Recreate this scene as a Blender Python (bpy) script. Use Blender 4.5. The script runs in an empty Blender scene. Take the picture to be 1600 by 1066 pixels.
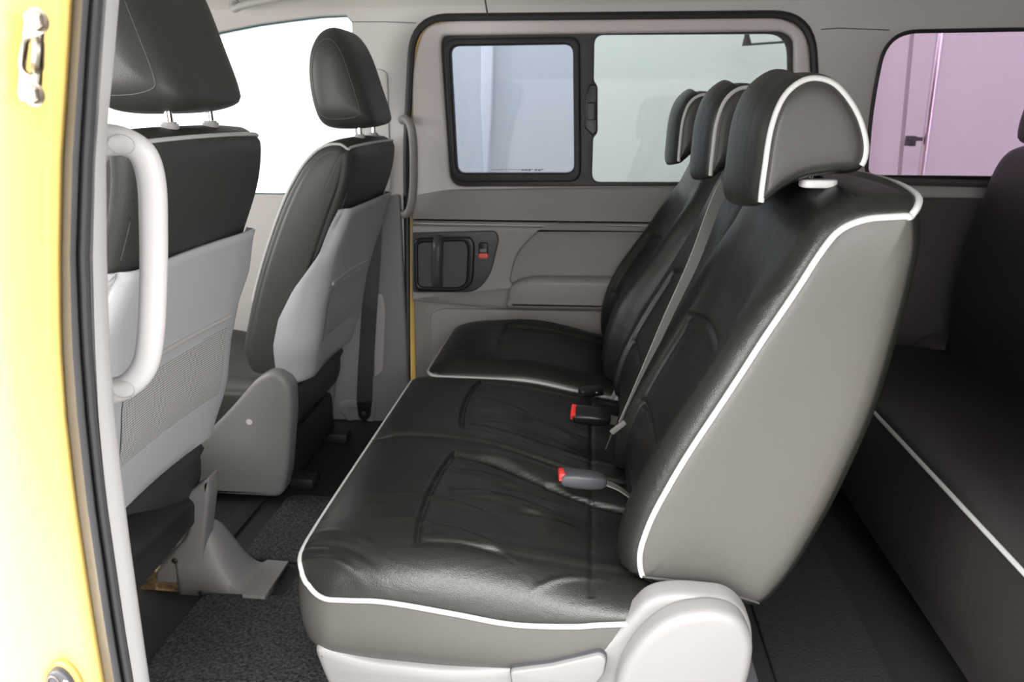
import bpy, bmesh, math, random
from mathutils import Vector, Matrix
random.seed(4)
sc = bpy.context.scene
COL = sc.collection

# ------------------------------------------------------------------ camera
F = 1100.0; YAW = math.radians(6.1); PIT = math.radians(18.2); CZ = 1.13
FW = Vector((-math.sin(YAW)*math.cos(PIT), math.cos(YAW)*math.cos(PIT), -math.sin(PIT)))
RT = Vector((math.cos(YAW), math.sin(YAW), 0)); UP = RT.cross(FW)
cam_d = bpy.data.cameras.new('camera'); cam = bpy.data.objects.new('camera', cam_d); COL.objects.link(cam)
cam_d.sensor_width = 36; cam_d.lens = F/1600*36; cam_d.clip_start = .02
m3 = Matrix((RT, UP, -FW)).transposed()
cam.matrix_world = Matrix.Translation((0, 0, CZ)) @ m3.to_4x4()
cam_d.dof.use_dof = True; cam_d.dof.focus_distance = 1.25; cam_d.dof.aperture_fstop = 6.3
sc.camera = cam
# ------------------------------------------------------------------ light: white studio world and unseen area lamps
w = bpy.data.worlds.new('studio'); sc.world = w; w.use_nodes = True
w.node_tree.nodes['Background'].inputs[0].default_value = (1, .985, .97, 1)
w.node_tree.nodes['Background'].inputs[1].default_value = 1.7
def area(name, loc, target, sx, sy, power, col=(1, 1, 1)):
    l = bpy.data.lights.new(name, 'AREA'); l.shape = 'RECTANGLE'; l.size = sx; l.size_y = sy; l.energy = power; l.color = col
    o = bpy.data.objects.new(name, l); COL.objects.link(o); o.location = loc
    o.rotation_euler = (Vector(target)-Vector(loc)).to_track_quat('-Z', 'Y').to_euler(); return o
area('front_fill', (1.3, -2.3, 2.55), (-.1, 1.2, .7), 2.4, 1.3, 55, (1, .98, .97))  # unseen fill lamp added to lift the interior
area('overhead_key', (-.3, -.95, 3.1), (-.1, 1.0, .3), 2.4, .8, 100, (1, .98, .97))  # unseen overhead lamp, set from the side panels dimming upwards
area('side_fill', (4.4, -1.2, 1.5), (-.6, .8, .8), 1.4, 1.6, 100, (1, .99, .98))  # unseen lamp added to brighten the near pillar from the side
area('pillar_fill', (-1.5, -.3, 1.2), (-.5, .6, .85), .7, 1.2, 34, (1, .99, .98))  # unseen lamp added close by to overexpose the yellow pillar
area('studio_wall_fill', (-1.5, 3.4, 3.2), (-.6, 4.5, 1.0), 3.0, 1.0, 60)  # unseen lamp added to light the studio wall
area('studio_light_front', (-4.2, 1.6, 2.2), (-1.0, 1.6, .9), 2.0, 2.0, 60)
vs = sc.view_settings
vs.view_transform = 'Standard'; vs.look = 'None'; vs.gamma = 1; vs.use_curve_mapping = False; vs.exposure = .78

# ------------------------------------------------------------------ helpers
def at(px, py, y):
    """point of the plane Y = y seen at a photo position"""
    d = FW + RT*((px-800)/F) - UP*((py-533)/F); return Vector((0, 0, CZ)) + d*(y/d.y)
def atz(px, py, z):
    d = FW + RT*((px-800)/F) - UP*((py-533)/F); return Vector((0, 0, CZ)) + d*((z-CZ)/d.z)
def ax(px, py, y=2.42):
    p = at(px, py, y); return (p.x, p.z)
def spl(pts, n=8, closed=False):
    pts = [Vector(p) for p in pts]; out = []; N = len(pts)
    rng = range(N) if closed else range(N-1)
    for i in rng:
        if closed: a, b, c, d = pts[(i-1) % N], pts[i], pts[(i+1) % N], pts[(i+2) % N]
        else: a, b, c, d = pts[max(i-1, 0)], pts[i], pts[i+1], pts[min(i+2, N-1)]
        for k in range(n):
            t = k/n
            out.append(.5*((2*b)+(c-a)*t+(2*a-5*b+4*c-d)*t*t+(3*b-a-3*c+d)*t**3))
    if not closed: out.append(pts[-1])
    return out
def resample(pts, n, closed=True):
    pts = [Vector(p) for p in pts]
    if closed: pts = pts+[pts[0]]
    L = [0]
    for i in range(1, len(pts)): L.append(L[-1]+(pts[i]-pts[i-1]).length)
    out = []; j = 0; m = n if closed else n-1
    for k in range(n):
        s = L[-1]*k/m
        while j < len(L)-2 and L[j+1] < s: j += 1
        d = L[j+1]-L[j]; out.append(pts[j].lerp(pts[j+1], (s-L[j])/d if d > 1e-9 else 0))
    return out
def rrect(x0, z0, x1, z1, r, n=6):
    r4 = r if isinstance(r, (list, tuple)) else (r,)*4
    o = []
    for (cx, cz, a, q) in ((x1, z1, 0, r4[0]), (x0, z1, 90, r4[1]), (x0, z0, 180, r4[2]), (x1, z0, 270, r4[3])):
        sx = cx-q if cx == x1 else cx+q; sz = cz-q if cz == z1 else cz+q
        for k in range(n+1):
            t = math.radians(a+90*k/n); o.append((sx+q*math.cos(t), sz+q*math.sin(t)))
    return o
def rpoly(pts, r, n=5):
    """polygon with rounded corners; r one radius or one per corner"""
    P = [Vector(p) for p in pts]; N = len(P); o = []
    for i in range(N):
        q = r[i] if isinstance(r, (list, tuple)) else r
        a, b, c = P[i-1], P[i], P[(i+1) % N]
        u = (a-b); v = (c-b); q1 = min(q, u.length*.48, v.length*.48)
        s = b+u.normalized()*q1; e = b+v.normalized()*q1
        if q1 < 1e-5: o.append(tuple(b)); continue
        for k in range(n+1):
            t = k/n; o.append(tuple((1-t)**2*s+2*t*(1-t)*b+t*t*e))
    return o
def ss(a, b, x):
    t = max(0, min(1, (x-a)/(b-a))); return t*t*(3-2*t)
def gauss(x, s): return math.exp(-(x/s)**2)
def lerp_tab(tab, x):
    if x <= tab[0][0]: return tab[0][1]
    for (a, b), (c, d) in zip(tab, tab[1:]):
        if x <= c: return b+(d-b)*(x-a)/(c-a)
    return tab[-1][1]

def link(name, me, mat, parent=None, smooth=True, auto=40):
    o = bpy.data.objects.new(name, me); COL.objects.link(o)
    if mat:
        me.materials.clear(); me.materials.append(mat)
    if smooth:
        for p in me.polygons: p.use_smooth = True
        if auto:
            try: me.set_sharp_from_angle(angle=math.radians(auto))
            except Exception: pass
    if parent:
        o.parent = parent
        o.matrix_parent_inverse = WM[parent.name].inverted()
    WM[o.name] = Matrix.Identity(4) if not parent else WM[parent.name]@WM[parent.name].inverted()
    return o
WM = {}
def mesh(verts, faces):
    me = bpy.data.meshes.new('m'); me.from_pydata([tuple(v) for v in verts], [], faces); me.update()
    bm = bmesh.new(); bm.from_mesh(me); bmesh.ops.recalc_face_normals(bm, faces=bm.faces); bm.to_mesh(me); bm.free()
    return me
def joinm(*ms):
    bm = bmesh.new()
    for m in ms: bm.from_mesh(m)
    me = bpy.data.meshes.new('m'); bm.to_mesh(me); bm.free(); return me
def grid(rows, close_u=False, close_v=False):
    """rows of points -> quads"""
    R = len(rows); Cn = len(rows[0]); V = [p for r in rows for p in r]; Fc = []
    for i in range(R if close_v else R-1):
        for j in range(Cn if close_u else Cn-1):
            a = i*Cn+j; b = i*Cn+(j+1) % Cn; c = ((i+1) % R)*Cn+(j+1) % Cn; d = ((i+1) % R)*Cn+j
            Fc.append((a, b, c, d))
    return V, Fc
def plate(loops, y, t, bev=0.0, res=2):
    """filled outline with holes in XZ, thickness t centred on Y = y, edges rounded by bev"""
    cu = bpy.data.curves.new('c', 'CURVE'); cu.dimensions = '2D'; cu.fill_mode = 'BOTH'
    for lp in loops:
        s = cu.splines.new('POLY'); s.points.add(len(lp)-1)
        for k, p in enumerate(lp): s.points[k].co = (p[0], p[1], 0, 1)
        s.use_cyclic_u = True
    cu.extrude = max(t/2-bev, 1e-5); cu.bevel_depth = bev; cu.bevel_resolution = res; cu.offset = -bev
    o = bpy.data.objects.new('c', cu)
    me = bpy.data.meshes.new_from_object(o)
    bpy.data.objects.remove(o); bpy.data.curves.remove(cu)
    for v in me.vertices:
        x, yy, z = v.co; v.co = (x, y-z, yy)
    bm = bmesh.new(); bm.from_mesh(me); bmesh.ops.remove_doubles(bm, verts=bm.verts, dist=1e-5); bm.to_mesh(me); bm.free()
    me.update(); return me
def tube(path, r, n=10, closed=False, squash=None, cap=True):
    P = [Vector(p) for p in path]; N = len(P); rows = []
    ref = None
    for i in range(N):
        if closed: t = P[(i+1) % N]-P[i-1]
        else: t = P[min(i+1, N-1)]-P[max(i-1, 0)]
        t.normalize()
        if ref is None:
            ref = Vector((0, 0, 1)) if abs(t.z) < .9 else Vector((0, 1, 0))
            ref = (ref-t*ref.dot(t)).normalized()
        else: ref = (ref-t*ref.dot(t)).normalized()
        b = t.cross(ref); rr = r(i/(N-1)) if callable(r) else r
        rows.append([P[i]+(ref*math.cos(2*math.pi*k/n)+b*math.sin(2*math.pi*k/n)*(squash or 1))*rr for k in range(n)])
    V, Fc = grid(rows, close_u=True, close_v=closed)
    if not closed and cap:
        Fc.append(tuple(range(n))[::-1]); Fc.append(tuple(range((N-1)*n, N*n)))
    return mesh(V, Fc)
def box(x0, x1, y0, y1, z0, z1, bev=.004, seg=2):
    bm = bmesh.new(); bmesh.ops.create_cube(bm, size=1)
    for v in bm.verts: v.co = ((x0+x1)/2+v.co.x*(x1-x0), (y0+y1)/2+v.co.y*(y1-y0), (z0+z1)/2+v.co.z*(z1-z0))
    if bev: bmesh.ops.bevel(bm, geom=bm.edges[:], offset=bev, segments=seg, affect='EDGES', profile=.5)
    me = bpy.data.meshes.new('m'); bm.to_mesh(me); bm.free(); return me
def xform(me, M):
    me.transform(M); me.update(); return me
def cyl(c, axis, r, h, n=20, bev=.001):
    bm = bmesh.new(); bmesh.ops.create_cone(bm, cap_ends=True, segments=n, radius1=r, radius2=r, depth=h)
    if bev:
        ed = [e for e in bm.edges if abs(e.verts[0].co.z-e.verts[1].co.z) < 1e-6]
        bmesh.ops.bevel(bm, geom=ed, offset=bev, segments=2, affect='EDGES')
    me = bpy.data.meshes.new('m'); bm.to_mesh(me); bm.free()
    me.transform(Matrix.Translation(c) @ Vector(axis).to_track_quat('Z', 'Y').to_matrix().to_4x4()); return me
def thing(name, label, cat, loc=(0, 0, 0), group=None, kind=None):
    o = bpy.data.objects.new(name, None); COL.objects.link(o); o.location = loc; o.empty_display_size = .05
    o['label'] = label; o['category'] = cat
    if group: o['group'] = group
    if kind: o['kind'] = kind
    WM[o.name] = Matrix.Translation(loc); return o
def tag(o, label, cat, group=None):
    o['label'] = label; o['category'] = cat
    if group: o['group'] = group
    return o
def struct(o, label=None):
    o['kind'] = 'structure'
    if label: o['label'] = label
    return o

# ------------------------------------------------------------------ materials
def mat(name, col, rough=.5, metal=0, bump=None, spec=.5, coat=0, var=0, emit=None, sheen=0):
    m = bpy.data.materials.new(name); m.use_nodes = True; nt = m.node_tree; b = nt.nodes['Principled BSDF']
    b.inputs['Base Color'].default_value = (*col, 1); b.inputs['Roughness'].default_value = rough
    b.inputs['Metallic'].default_value = metal; b.inputs['Specular IOR Level'].default_value = spec
    b.inputs['Coat Weight'].default_value = coat; b.inputs['Coat Roughness'].default_value = .08
    b.inputs['Sheen Weight'].default_value = sheen
    tc = nt.nodes.new('ShaderNodeTexCoord')
    if bump:
        sc_, st, dist = bump[:3]
        n = nt.nodes.new('ShaderNodeTexNoise'); n.inputs['Scale'].default_value = sc_; n.inputs['Detail'].default_value = 3
        nt.links.new(tc.outputs['Object'], n.inputs['Vector'])
        bp = nt.nodes.new('ShaderNodeBump'); bp.inputs['Strength'].default_value = st; bp.inputs['Distance'].default_value = dist
        nt.links.new(n.outputs[0], bp.inputs['Height']); nt.links.new(bp.outputs[0], b.inputs['Normal'])
    if var:
        n2 = nt.nodes.new('ShaderNodeTexNoise'); n2.inputs['Scale'].default_value = var[0]; n2.inputs['Detail'].default_value = 4
        nt.links.new(tc.outputs['Object'], n2.inputs['Vector'])
        mr = nt.nodes.new('ShaderNodeMapRange'); mr.inputs[1].default_value = .3; mr.inputs[2].default_value = .7
        mr.inputs[3].default_value = 1-var[1]; mr.inputs[4].default_value = 1+var[1]
        nt.links.new(n2.outputs[0], mr.inputs[0])
        mx = nt.nodes.new('ShaderNodeVectorMath'); mx.operation = 'SCALE'; mx.inputs[0].default_value = col
        nt.links.new(mr.outputs[0], mx.inputs['Scale']); nt.links.new(mx.outputs[0], b.inputs['Base Color'])
    return m
def leather(name, col, rough, crease=.35):
    m = bpy.data.materials.new(name); m.use_nodes = True; nt = m.node_tree; b = nt.nodes['Principled BSDF']
    b.inputs['Base Color'].default_value = (*col, 1); b.inputs['Roughness'].default_value = rough
    tc = nt.nodes.new('ShaderNodeTexCoord')
    v = nt.nodes.new('ShaderNodeTexVoronoi'); v.inputs['Scale'].default_value = 330; v.feature = 'DISTANCE_TO_EDGE'
    n = nt.nodes.new('ShaderNodeTexNoise'); n.inputs['Scale'].default_value = 7; n.inputs['Detail'].default_value = 3; n.inputs['Distortion'].default_value = .6
    mp = nt.nodes.new('ShaderNodeMapping'); mp.inputs['Scale'].default_value = (.8, 2.6, 1.4)
    nt.links.new(tc.outputs['Object'], v.inputs['Vector']); nt.links.new(tc.outputs['Object'], mp.inputs['Vector']); nt.links.new(mp.outputs[0], n.inputs['Vector'])
    b1 = nt.nodes.new('ShaderNodeBump'); b1.inputs['Strength'].default_value = .28; b1.inputs['Distance'].default_value = .0012
    b2 = nt.nodes.new('ShaderNodeBump'); b2.inputs['Strength'].default_value = crease; b2.inputs['Distance'].default_value = .012
    nt.links.new(v.outputs['Distance'], b1.inputs['Height']); nt.links.new(n.outputs[0], b2.inputs['Height'])
    nt.links.new(b2.outputs[0], b1.inputs['Normal']); nt.links.new(b1.outputs[0], b.inputs['Normal'])
    return m
LEATHER = leather('black_leather', (.0085, .0095, .008), .36, .2)
LEATHER_F = leather('black_leather_front', (.034, .036, .034), .48, .12)
LEATHER_S = leather('lit_side_leather', (.070, .066, .061), .42, .10)  # lighter copy of the leather: doorway light painted into the side panels
LEATHER_H = leather('half_lit_headrest_leather', (.036, .035, .033), .4, .10)  # headrest sides: same leather with less of that light painted in
LEATHER_R = leather('brightened_rear_leather', (.026, .023, .022), .5, .12)  # leather copy lightened to brighten the dim third row
PIPING = mat('silver_piping', (.46, .47, .465), .4)
STITCH = mat('seam_thread', (.05, .052, .05), .6)
GREY = mat('grey_plastic', (.34, .33, .33), .48, bump=(600, .08, .001))
GREYB = mat('blue_grey_plastic', (.37, .38, .405), .5, bump=(600, .08, .001))
QUARTER = mat('shaded_quarter_trim', (.10, .092, .09), .5, bump=(500, .1, .001))  # shade of the unlit rear painted into the trim colour
SHIELD = mat('shield_plastic', (.19, .19, .19), .5, bump=(600, .08, .001))
BASEC = mat('base_cover_plastic', (.20, .194, .196), .45)
GREYD = mat('mid_grey_plastic', (.20, .195, .195), .55, bump=(600, .1, .001))
LIGHT = mat('light_grey_plastic', (.58, .56, .56), .45, bump=(500, .08, .001))
PALE = mat('pale_trim_plastic', (.46, .45, .46), .42)
HEAD = mat('headliner_cloth', (.74, .72, .69), .9, bump=(900, .2, .001))
DOORU = mat('door_upper_trim', (.66, .62, .625), .55, bump=(500, .08, .001))
DOORL = mat('door_lower_trim', (.30, .287, .278), .55, bump=(500, .1, .001))
DOORC = mat('door_cloth_trim', (.17, .162, .155), .8, bump=(900, .2, .001))
DARKP = mat('charcoal_plastic', (.055, .055, .062), .42, bump=(500, .06, .001))
BLACK = mat('black_rubber', (.015, .015, .017), .5)
BLACKG = mat('black_gloss_plastic', (.012, .012, .014), .3)
SEALG = mat('grey_rubber_seal', (.11, .11, .118), .4, var=(8, .1))
YELLOW = mat('yellow_paint', (.92, .66, .20), .35, coat=.6)
CHROME = mat('chrome', (.75, .75, .76), .14, metal=1)
STEEL = mat('worn_steel', (.26, .235, .20), .35, metal=1, var=(30, .4))
RUST = mat('rusty_steel', (.38, .28, .16), .5, metal=.7, var=(40, .5))
RED = mat('red_button', (.85, .04, .03), .35)
STRAP = mat('belt_webbing_grey', (.27, .27, .26), .7, bump=(900, .4, .001))
STRAPD = mat('belt_webbing_black', (.03, .032, .034), .7, bump=(900, .4, .001))
CARPET = mat('speckled_carpet', (.034, .037, .040), .95, bump=(200, 1, .008), var=(150, 1.0))
CARPET_SHADE = mat('shaded_carpet', (.010, .010, .010), .95, bump=(200, 1, .008))  # carpet copy darkened to carry the shade behind the bench
VINYL = mat('dark_floor_vinyl', (.014, .014, .014), .6, bump=(120, .3, .002))
WHITE = mat('white_studio_wall', (.74, .76, .75), .8)
WHITE2 = mat('white_strip_cloth', (.95, .95, .97), .6)
POLE = mat('painted_pole', (.80, .78, .82), .22, metal=1)
def glass(name, tint, gl=.06):
    m = bpy.data.materials.new(name); m.use_nodes = True; nt = m.node_tree
    for n in list(nt.nodes): nt.nodes.remove(n)
    out = nt.nodes.new('ShaderNodeOutputMaterial'); t = nt.nodes.new('ShaderNodeBsdfTransparent'); t.inputs[0].default_value = (*tint, 1)
    g = nt.nodes.new('ShaderNodeBsdfGlossy'); g.inputs['Roughness'].default_value = .02; g.inputs[0].default_value = (.5, .5, .5, 1)
    fr = nt.nodes.new('ShaderNodeFresnel'); fr.inputs[0].default_value = 1.45
    mx = nt.nodes.new('ShaderNodeMixShader'); nt.links.new(fr.outputs[0], mx.inputs[0]); nt.links.new(t.outputs[0], mx.inputs[1]); nt.links.new(g.outputs[0], mx.inputs[2])
    nt.links.new(mx.outputs[0], out.inputs[0]); return m
G_CLEAR = glass('clear_glass', (.95, .98, .97))
G_BLUE = glass('blue_tinted_glass', (.43, .455, .505))
G_GREEN = glass('green_tinted_glass', (.485, .515, .52))
G_PURPLE = glass('purple_tinted_glass', (.51, .435, .51))
# pocket net: fine crossed cords as colour and bump
def netmat():
    m = mat('pocket_net', (.3, .3, .31), .7); nt = m.node_tree; b = nt.nodes['Principled BSDF']
    tc = nt.nodes.new('ShaderNodeTexCoord'); mp = nt.nodes.new('ShaderNodeMapping'); mp.inputs['Rotation'].default_value = (0, 0, .0)
    sx = nt.nodes.new('ShaderNodeSeparateXYZ'); nt.links.new(tc.outputs['UV'], mp.inputs[0]); nt.links.new(mp.outputs[0], sx.inputs[0])
    def sn(sock, op):
        a = nt.nodes.new('ShaderNodeMath'); a.operation = op; nt.links.new(sock[0], a.inputs[0])
        if len(sock) > 1:
            if isinstance(sock[1], (int, float)): a.inputs[1].default_value = sock[1]
            else: nt.links.new(sock[1], a.inputs[1])
        return a.outputs[0]
    p = sn((sx.outputs[0], sx.outputs[1]), 'ADD'); q = sn((sx.outputs[0], sx.outputs[1]), 'SUBTRACT')
    s1 = sn((sn((p, 400), 'MULTIPLY'),), 'SINE'); s2 = sn((sn((q, 400), 'MULTIPLY'),), 'SINE')
    h = sn((s1, s2), 'MULTIPLY')
    mr = nt.nodes.new('ShaderNodeMapRange'); nt.links.new(h, mr.inputs[0]); mr.inputs[1].default_value = -.5; mr.inputs[2].default_value = .5
    mr.inputs[3].default_value = .10; mr.inputs[4].default_value = .52
    cb = nt.nodes.new('ShaderNodeCombineColor')
    for k in range(3): nt.links.new(mr.outputs[0], cb.inputs[k])
    nt.links.new(cb.outputs[0], b.inputs['Base Color']); return m
NET = netmat()

# ================================================================== SHELL OF THE VAN
WY = 2.42
# floor and ceiling
o = struct(link('floor', box(-2.3, 2.6, .60, 2.55, -.06, 0, 0), VINYL, smooth=False), 'dark floor of the van')
roof = []
for (y, z) in [(.50, 1.30), (.56, 1.40), (.70, 1.465), (.95, 1.50), (1.6, 1.52), (2.1, 1.51), (2.28, 1.495), (2.37, 1.472), (2.41, 1.45), (2.43, 1.432)]:
    roof.append([Vector((x, y, z)) for x in (-2.4, -1.2, 0, 1.2, 2.6)])
roof2 = [[p+Vector((0, 0, .05)) for p in r] for r in roof]
V, Fc = grid(roof+roof2[::-1], close_v=True)
struct(link('ceiling', mesh(V, Fc), HEAD), 'pale cloth headliner')
sm = tube([(at(757, -30, 2.30)+Vector((0, .06, .03))), at(758, 0, 2.36), at(762, 24, 2.41)], .0025, 6)
struct(link('trim_1', sm, DARKP), 'dark headliner seam above the sliding door')

# door opening and windows of the far wall
fwin = [ax(551, 60), ax(550, 34), ax(541, 24), ax(500, 26), ax(450, 32), ax(400, 39), ax(345, 50), (-1.45, 1.33), (-1.75, 1.18), (-1.98, .88), (-1.90, .845), (-1.0, .845), (-.82, .85), (-.80, .88)]
L_, R_ = ax(629, 200)[0], ax(1284, 120)[0]
dopen = [(R_, 1.18)]
dopen = rpoly([(ax(628, 300)[0]-.02, -.02), (ax(630, 200)[0], 1.0), (ax(638, 30)[0]+.01, ax(660, 24)[1]), (ax(1260, 20)[0]+.02, ax(1240, 20)[1]+.002), (R_+.0, 1.15), (R_-.01, -.02)], [.0, .1, .12, .12, .1, 0], 8)
rwin = rpoly([ax(1352, 276), ax(1362, 160), ax(1385, 50), (2.05, 1.36), (2.1, .925)], [.035, .2, .09, .1, .08], 8)
outer = [(-2.35, -.05), (2.55, -.05), (2.55, 1.46), (-2.35, 1.46)]
struct(link('wall_far', plate([outer, fwin, dopen, rwin], WY+.03, .06, .006), LIGHT), 'far side wall lining of the van')
# rear end, front end and near walls close the body
struct(link('wall_rear', plate([[(0, 0), (1.98, 0), (1.98, 1.46), (0, 1.46)], rrect(.25, .9, 1.73, 1.38, .06)], 0, .05), LIGHT), 'tailgate lining with its window opening')
wr = bpy.data.objects['wall_rear']; wr.rotation_euler = (0, 0, math.pi/2); wr.location = (2.5, .55, 0)
struct(link('wall_front', box(-2.38, -2.3, .6, 2.5, -.05, .88, .01), DARKP), 'firewall and dashboard side')
near_out = [(.74, -.35), (2.55, -.35), (2.55, 1.38), (.74, 1.38)]
struct(link('wall_near', plate([near_out, rrect(.95, .92, 2.1, 1.33, .07)], .57, .07, .01), YELLOW), 'near rear quarter panel of the van')
near_f = [(-2.35, -.35), (-.72, -.35), (-.62, .6), (-.58, 1.3), (-2.35, 1.3)]
struct(link('door_2', plate([near_f, [(-1.9, .88), (-.85, .86), (-.80, 1.22), (-1.45, 1.25)]], .56, .07, .01), YELLOW), 'near front door skin')
struct(link('window_1', plate([fwin], WY+.035, .004), G_CLEAR, smooth=False), 'clear far front door glass')
G_DARK = glass('privacy_glass', (.34, .30, .34))
struct(link('window_3', plate([rrect(.95, .92, 2.1, 1.33, .07)], .575, .005), G_DARK, smooth=False), 'tinted near rear quarter glass')
struct(link('window_4', box(2.49, 2.495, .78, 2.3, .88, 1.40, 0), G_DARK, smooth=False), 'tinted tailgate glass')
struct(link('window_2', plate([rwin], WY+.035, .004), G_PURPLE, smooth=False), 'purple tinted rear quarter glass')
# dark bottom ledge and top edge of the two windows
rw = [Vector((p[0], WY-.004, p[1])) for p in rwin]
struct(link('trim_2', tube(rw, .006, 8, closed=True), BLACK), 'black rubber edge of the rear quarter window')
fwp = [Vector((p[0], WY+.01, p[1])) for p in fwin]
struct(link('trim_3', tube(fwp, .004, 8, closed=True), mat('teal_edge', (.05, .16, .2), .4)), 'thin dark edge of the front door window')
# far middle pillar lower cover, joint line and the rear side trim
bp = rpoly([ax(561, 310), ax(627, 303), ax(640, 590), ax(652, 672), ax(470, 668), ax(540, 420)], [.01, .01, .01, .02, .02, .05], 5)
struct(link('trim_4', plate([bp], WY-.012, .03, .008), GREYD), 'lower cover of the far middle pillar')
struct(link('trim_5', tube([at(550, 34, WY-.001), at(600, 34, WY-.001), at(650, 36, WY-.001)], .0012, 6), DARKP), 'thin joint line above the far middle pillar')
struct(link('trim_6', tube([at(1283, 46, WY-.001), at(1310, 44, WY-.001), at(1390, 47, WY-.001)], .0014, 6), DARKP), 'thin joint line beside the sliding door corner')
bc = rpoly([ax(584, 105), ax(606, 112), ax(612, 300), ax(560, 300)], .02, 5)
struct(link('trim_7', plate([bc], WY-.003, .012, .004), LIGHT), 'raised upper cover of the far middle pillar')
qt = rpoly([(ax(1283, 400)[0]+.01, .02), (ax(1283, 300)[0]+.01, .86), (2.3, .87), (2.3, .02)], .02, 4)
struct(link('wall_rear_quarter', plate([qt], WY-.015, .03, .01), QUARTER), 'lower lining of the rear quarter below the tinted window')
struct(link('trim_8', tube([at(1340, 282, WY-.02), (1.5, WY-.02, .905), (2.2, WY-.02, .905)], .012, 8), QUARTER), 'ledge under the rear quarter window')
# wheel arch box by the third row
wa = rpoly([(.98, 0), (1.02, .28), (1.14, .42), (1.5, .44), (1.66, .3), (1.7, 0)], .06, 6)
struct(link('wall_wheel_arch', plate([wa], WY-.08, .14, .02), QUARTER), 'wheel arch cover beside the third row')

# ------------------------------------------------------------------ sliding door on the far side
door = thing('door_1', 'closed far sliding door with sliding window and dark inner handle', 'door', (.05, 2.46, 0)); door['kind'] = 'structure'
ins = [Vector((p[0], p[1])) for p in dopen]
def inset(lp, d):
    P = [Vector(p) for p in lp]; c = sum(P, Vector((0, 0)))/len(P); o = []
    n = len(P)
    area_ = sum(P[i].x*P[(i+1) % n].y-P[(i+1) % n].x*P[i].y for i in range(n)); sg = 1 if area_ > 0 else -1
    for i in range(n):
        t = P[(i+1) % n]-P[i-1]
        if t.length < 1e-9: o.append(P[i]); continue
        t.normalize(); o.append(P[i]+Vector((-t.y, t.x))*sg*d)
    return [(p.x, p.y) for p in o]
winhole = rpoly([ax(703, 292), ax(688, 75), ax(690, 55), ax(1225, 48), ax(1242, 60), ax(1242, 292)], [.05, .03, .05, .04, .04, .03], 6)
winbig = rpoly([ax(690, 300), ax(676, 75), ax(680, 46), ax(1225, 40), ax(1254, 60), ax(1254, 300)], [.05, .03, .05, .04, .04, .03], 6)
link('door_skin', plate([inset(dopen, -.03), winbig], WY+.10, .06, .004), YELLOW, door)
seal = [Vector((p[0], WY+.004, p[1])) for p in inset(dopen, .005)]
link('rubber_seal', tube(seal, .0125, 8, closed=True), BLACK, door)
uo = rpoly([ax(644, 352), ax(642, 110), ax(660, 40), ax(705, 31), ax(1225, 26), ax(1262, 50), ax(1270, 130), (R_-.035, .74)], [.01, .06, .1, .05, .06, .08, .05, .01], 8)
link('upper_trim', plate([uo, winhole], WY+.02, .04, .012, 3), DOORU, door)
# black window surround with two openings
po1 = rpoly([ax(713, 271), ax(702, 71), ax(895, 68), ax(897, 271)], [.028, .028, .03, .03], 6)
po2 = rpoly([ax(925, 286), ax(927, 216), ax(934, 208), ax(934, 134), ax(928, 126), ax(929, 53), ax(1234, 51), ax(1238, 286)], [.03, .008, .008, .008, .008, .03, .06, .03], 6)
fo = rpoly([ax(699, 297), ax(684, 75), ax(685, 52), ax(1232, 44), ax(1246, 62), ax(1246, 296)], [.05, .03, .05, .04, .04, .03], 6)
link('window_surround', plate([fo, po1, po2], WY+.034, .024, .004), mat('window_frame_black', (.035, .034, .036), .45), door)
fr1o = rpoly([ax(704, 285), ax(692, 60), ax(896, 57), ax(906, 66), ax(908, 285)], [.05, .045, .03, .03, .045], 7)
link('sliding_sash', plate([fr1o, po1], WY+.012, .018, .007, 3), BLACK, door)
pn = link('window_pane', plate([inset(po1, -.004)], WY+.04, .004), G_BLUE, door, smooth=False); pn['label'] = 'blue tinted front pane'
pn = link('window_pane', plate([inset(po2, -.004)], WY+.045, .004), G_GREEN, door, smooth=False); pn['label'] = 'green tinted rear pane'
lt = link('window_latch', joinm(plate([rpoly([ax(914, 200), ax(915, 150), ax(921, 132), ax(933, 132), ax(934, 205), ax(926, 212)], .006)], WY+.005, .02, .004),
    plate([rpoly([ax(917, 188), ax(917, 160), ax(931, 160), ax(931, 188)], .004)], WY-.008, .012, .003)), BLACKG, door)
# printed glass mark, a row of tiny dashes
dashes = []
for k in range(16):
    x = 768+k*5.2; big = k in (9, 10, 11, 13, 14)
    a = at(x, 265, WY+.036); dashes.append(box(a.x, a.x+(.007 if not big else .009), a.y-.0006, a.y, a.z-(.0012 if not big else .004), a.z+.0012, 0))
link('glass_mark', joinm(*dashes), SEALG, door, smooth=False)
# lower trim panels
lo = [ax(644, 352), ax(980, 356), (R_-.03, .745), (R_-.03, .02), ax(650, 640), ax(646, 470)]
link('lower_trim', plate([rpoly(lo, .008)], WY+.02, .03, .006), DOORL, door)
link('trim_band', plate([rpoly([ax(643, 346), ax(645, 306), ax(700, 296), ax(1020, 292), (R_-.03, .89), (R_-.03, .762)], [.006, .01, .05, .02, .02, .006])], WY-.002, .03, .011, 3), DOORL, door)
mid = rpoly([ax(645, 468), ax(643, 352), (R_-.04, .75), (R_-.04, .46), ax(790, 482)], [.006, .006, .01, .03, .06], 6)
pocket = rpoly([ax(796, 445), ax(806, 395), ax(850, 352), (R_-.12, .735), (R_-.1, .60), ax(960, 432)], [.03, .06, .09, .05, .03, .02], 8)
link('middle_trim', plate([mid, pocket], WY+.0, .03, .008, 3), mat('door_middle_trim', (.33, .315, .305), .5), door)
link('pocket_lining', plate([inset(pocket, -.008)], WY+.012, .01), DOORC, door)
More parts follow.
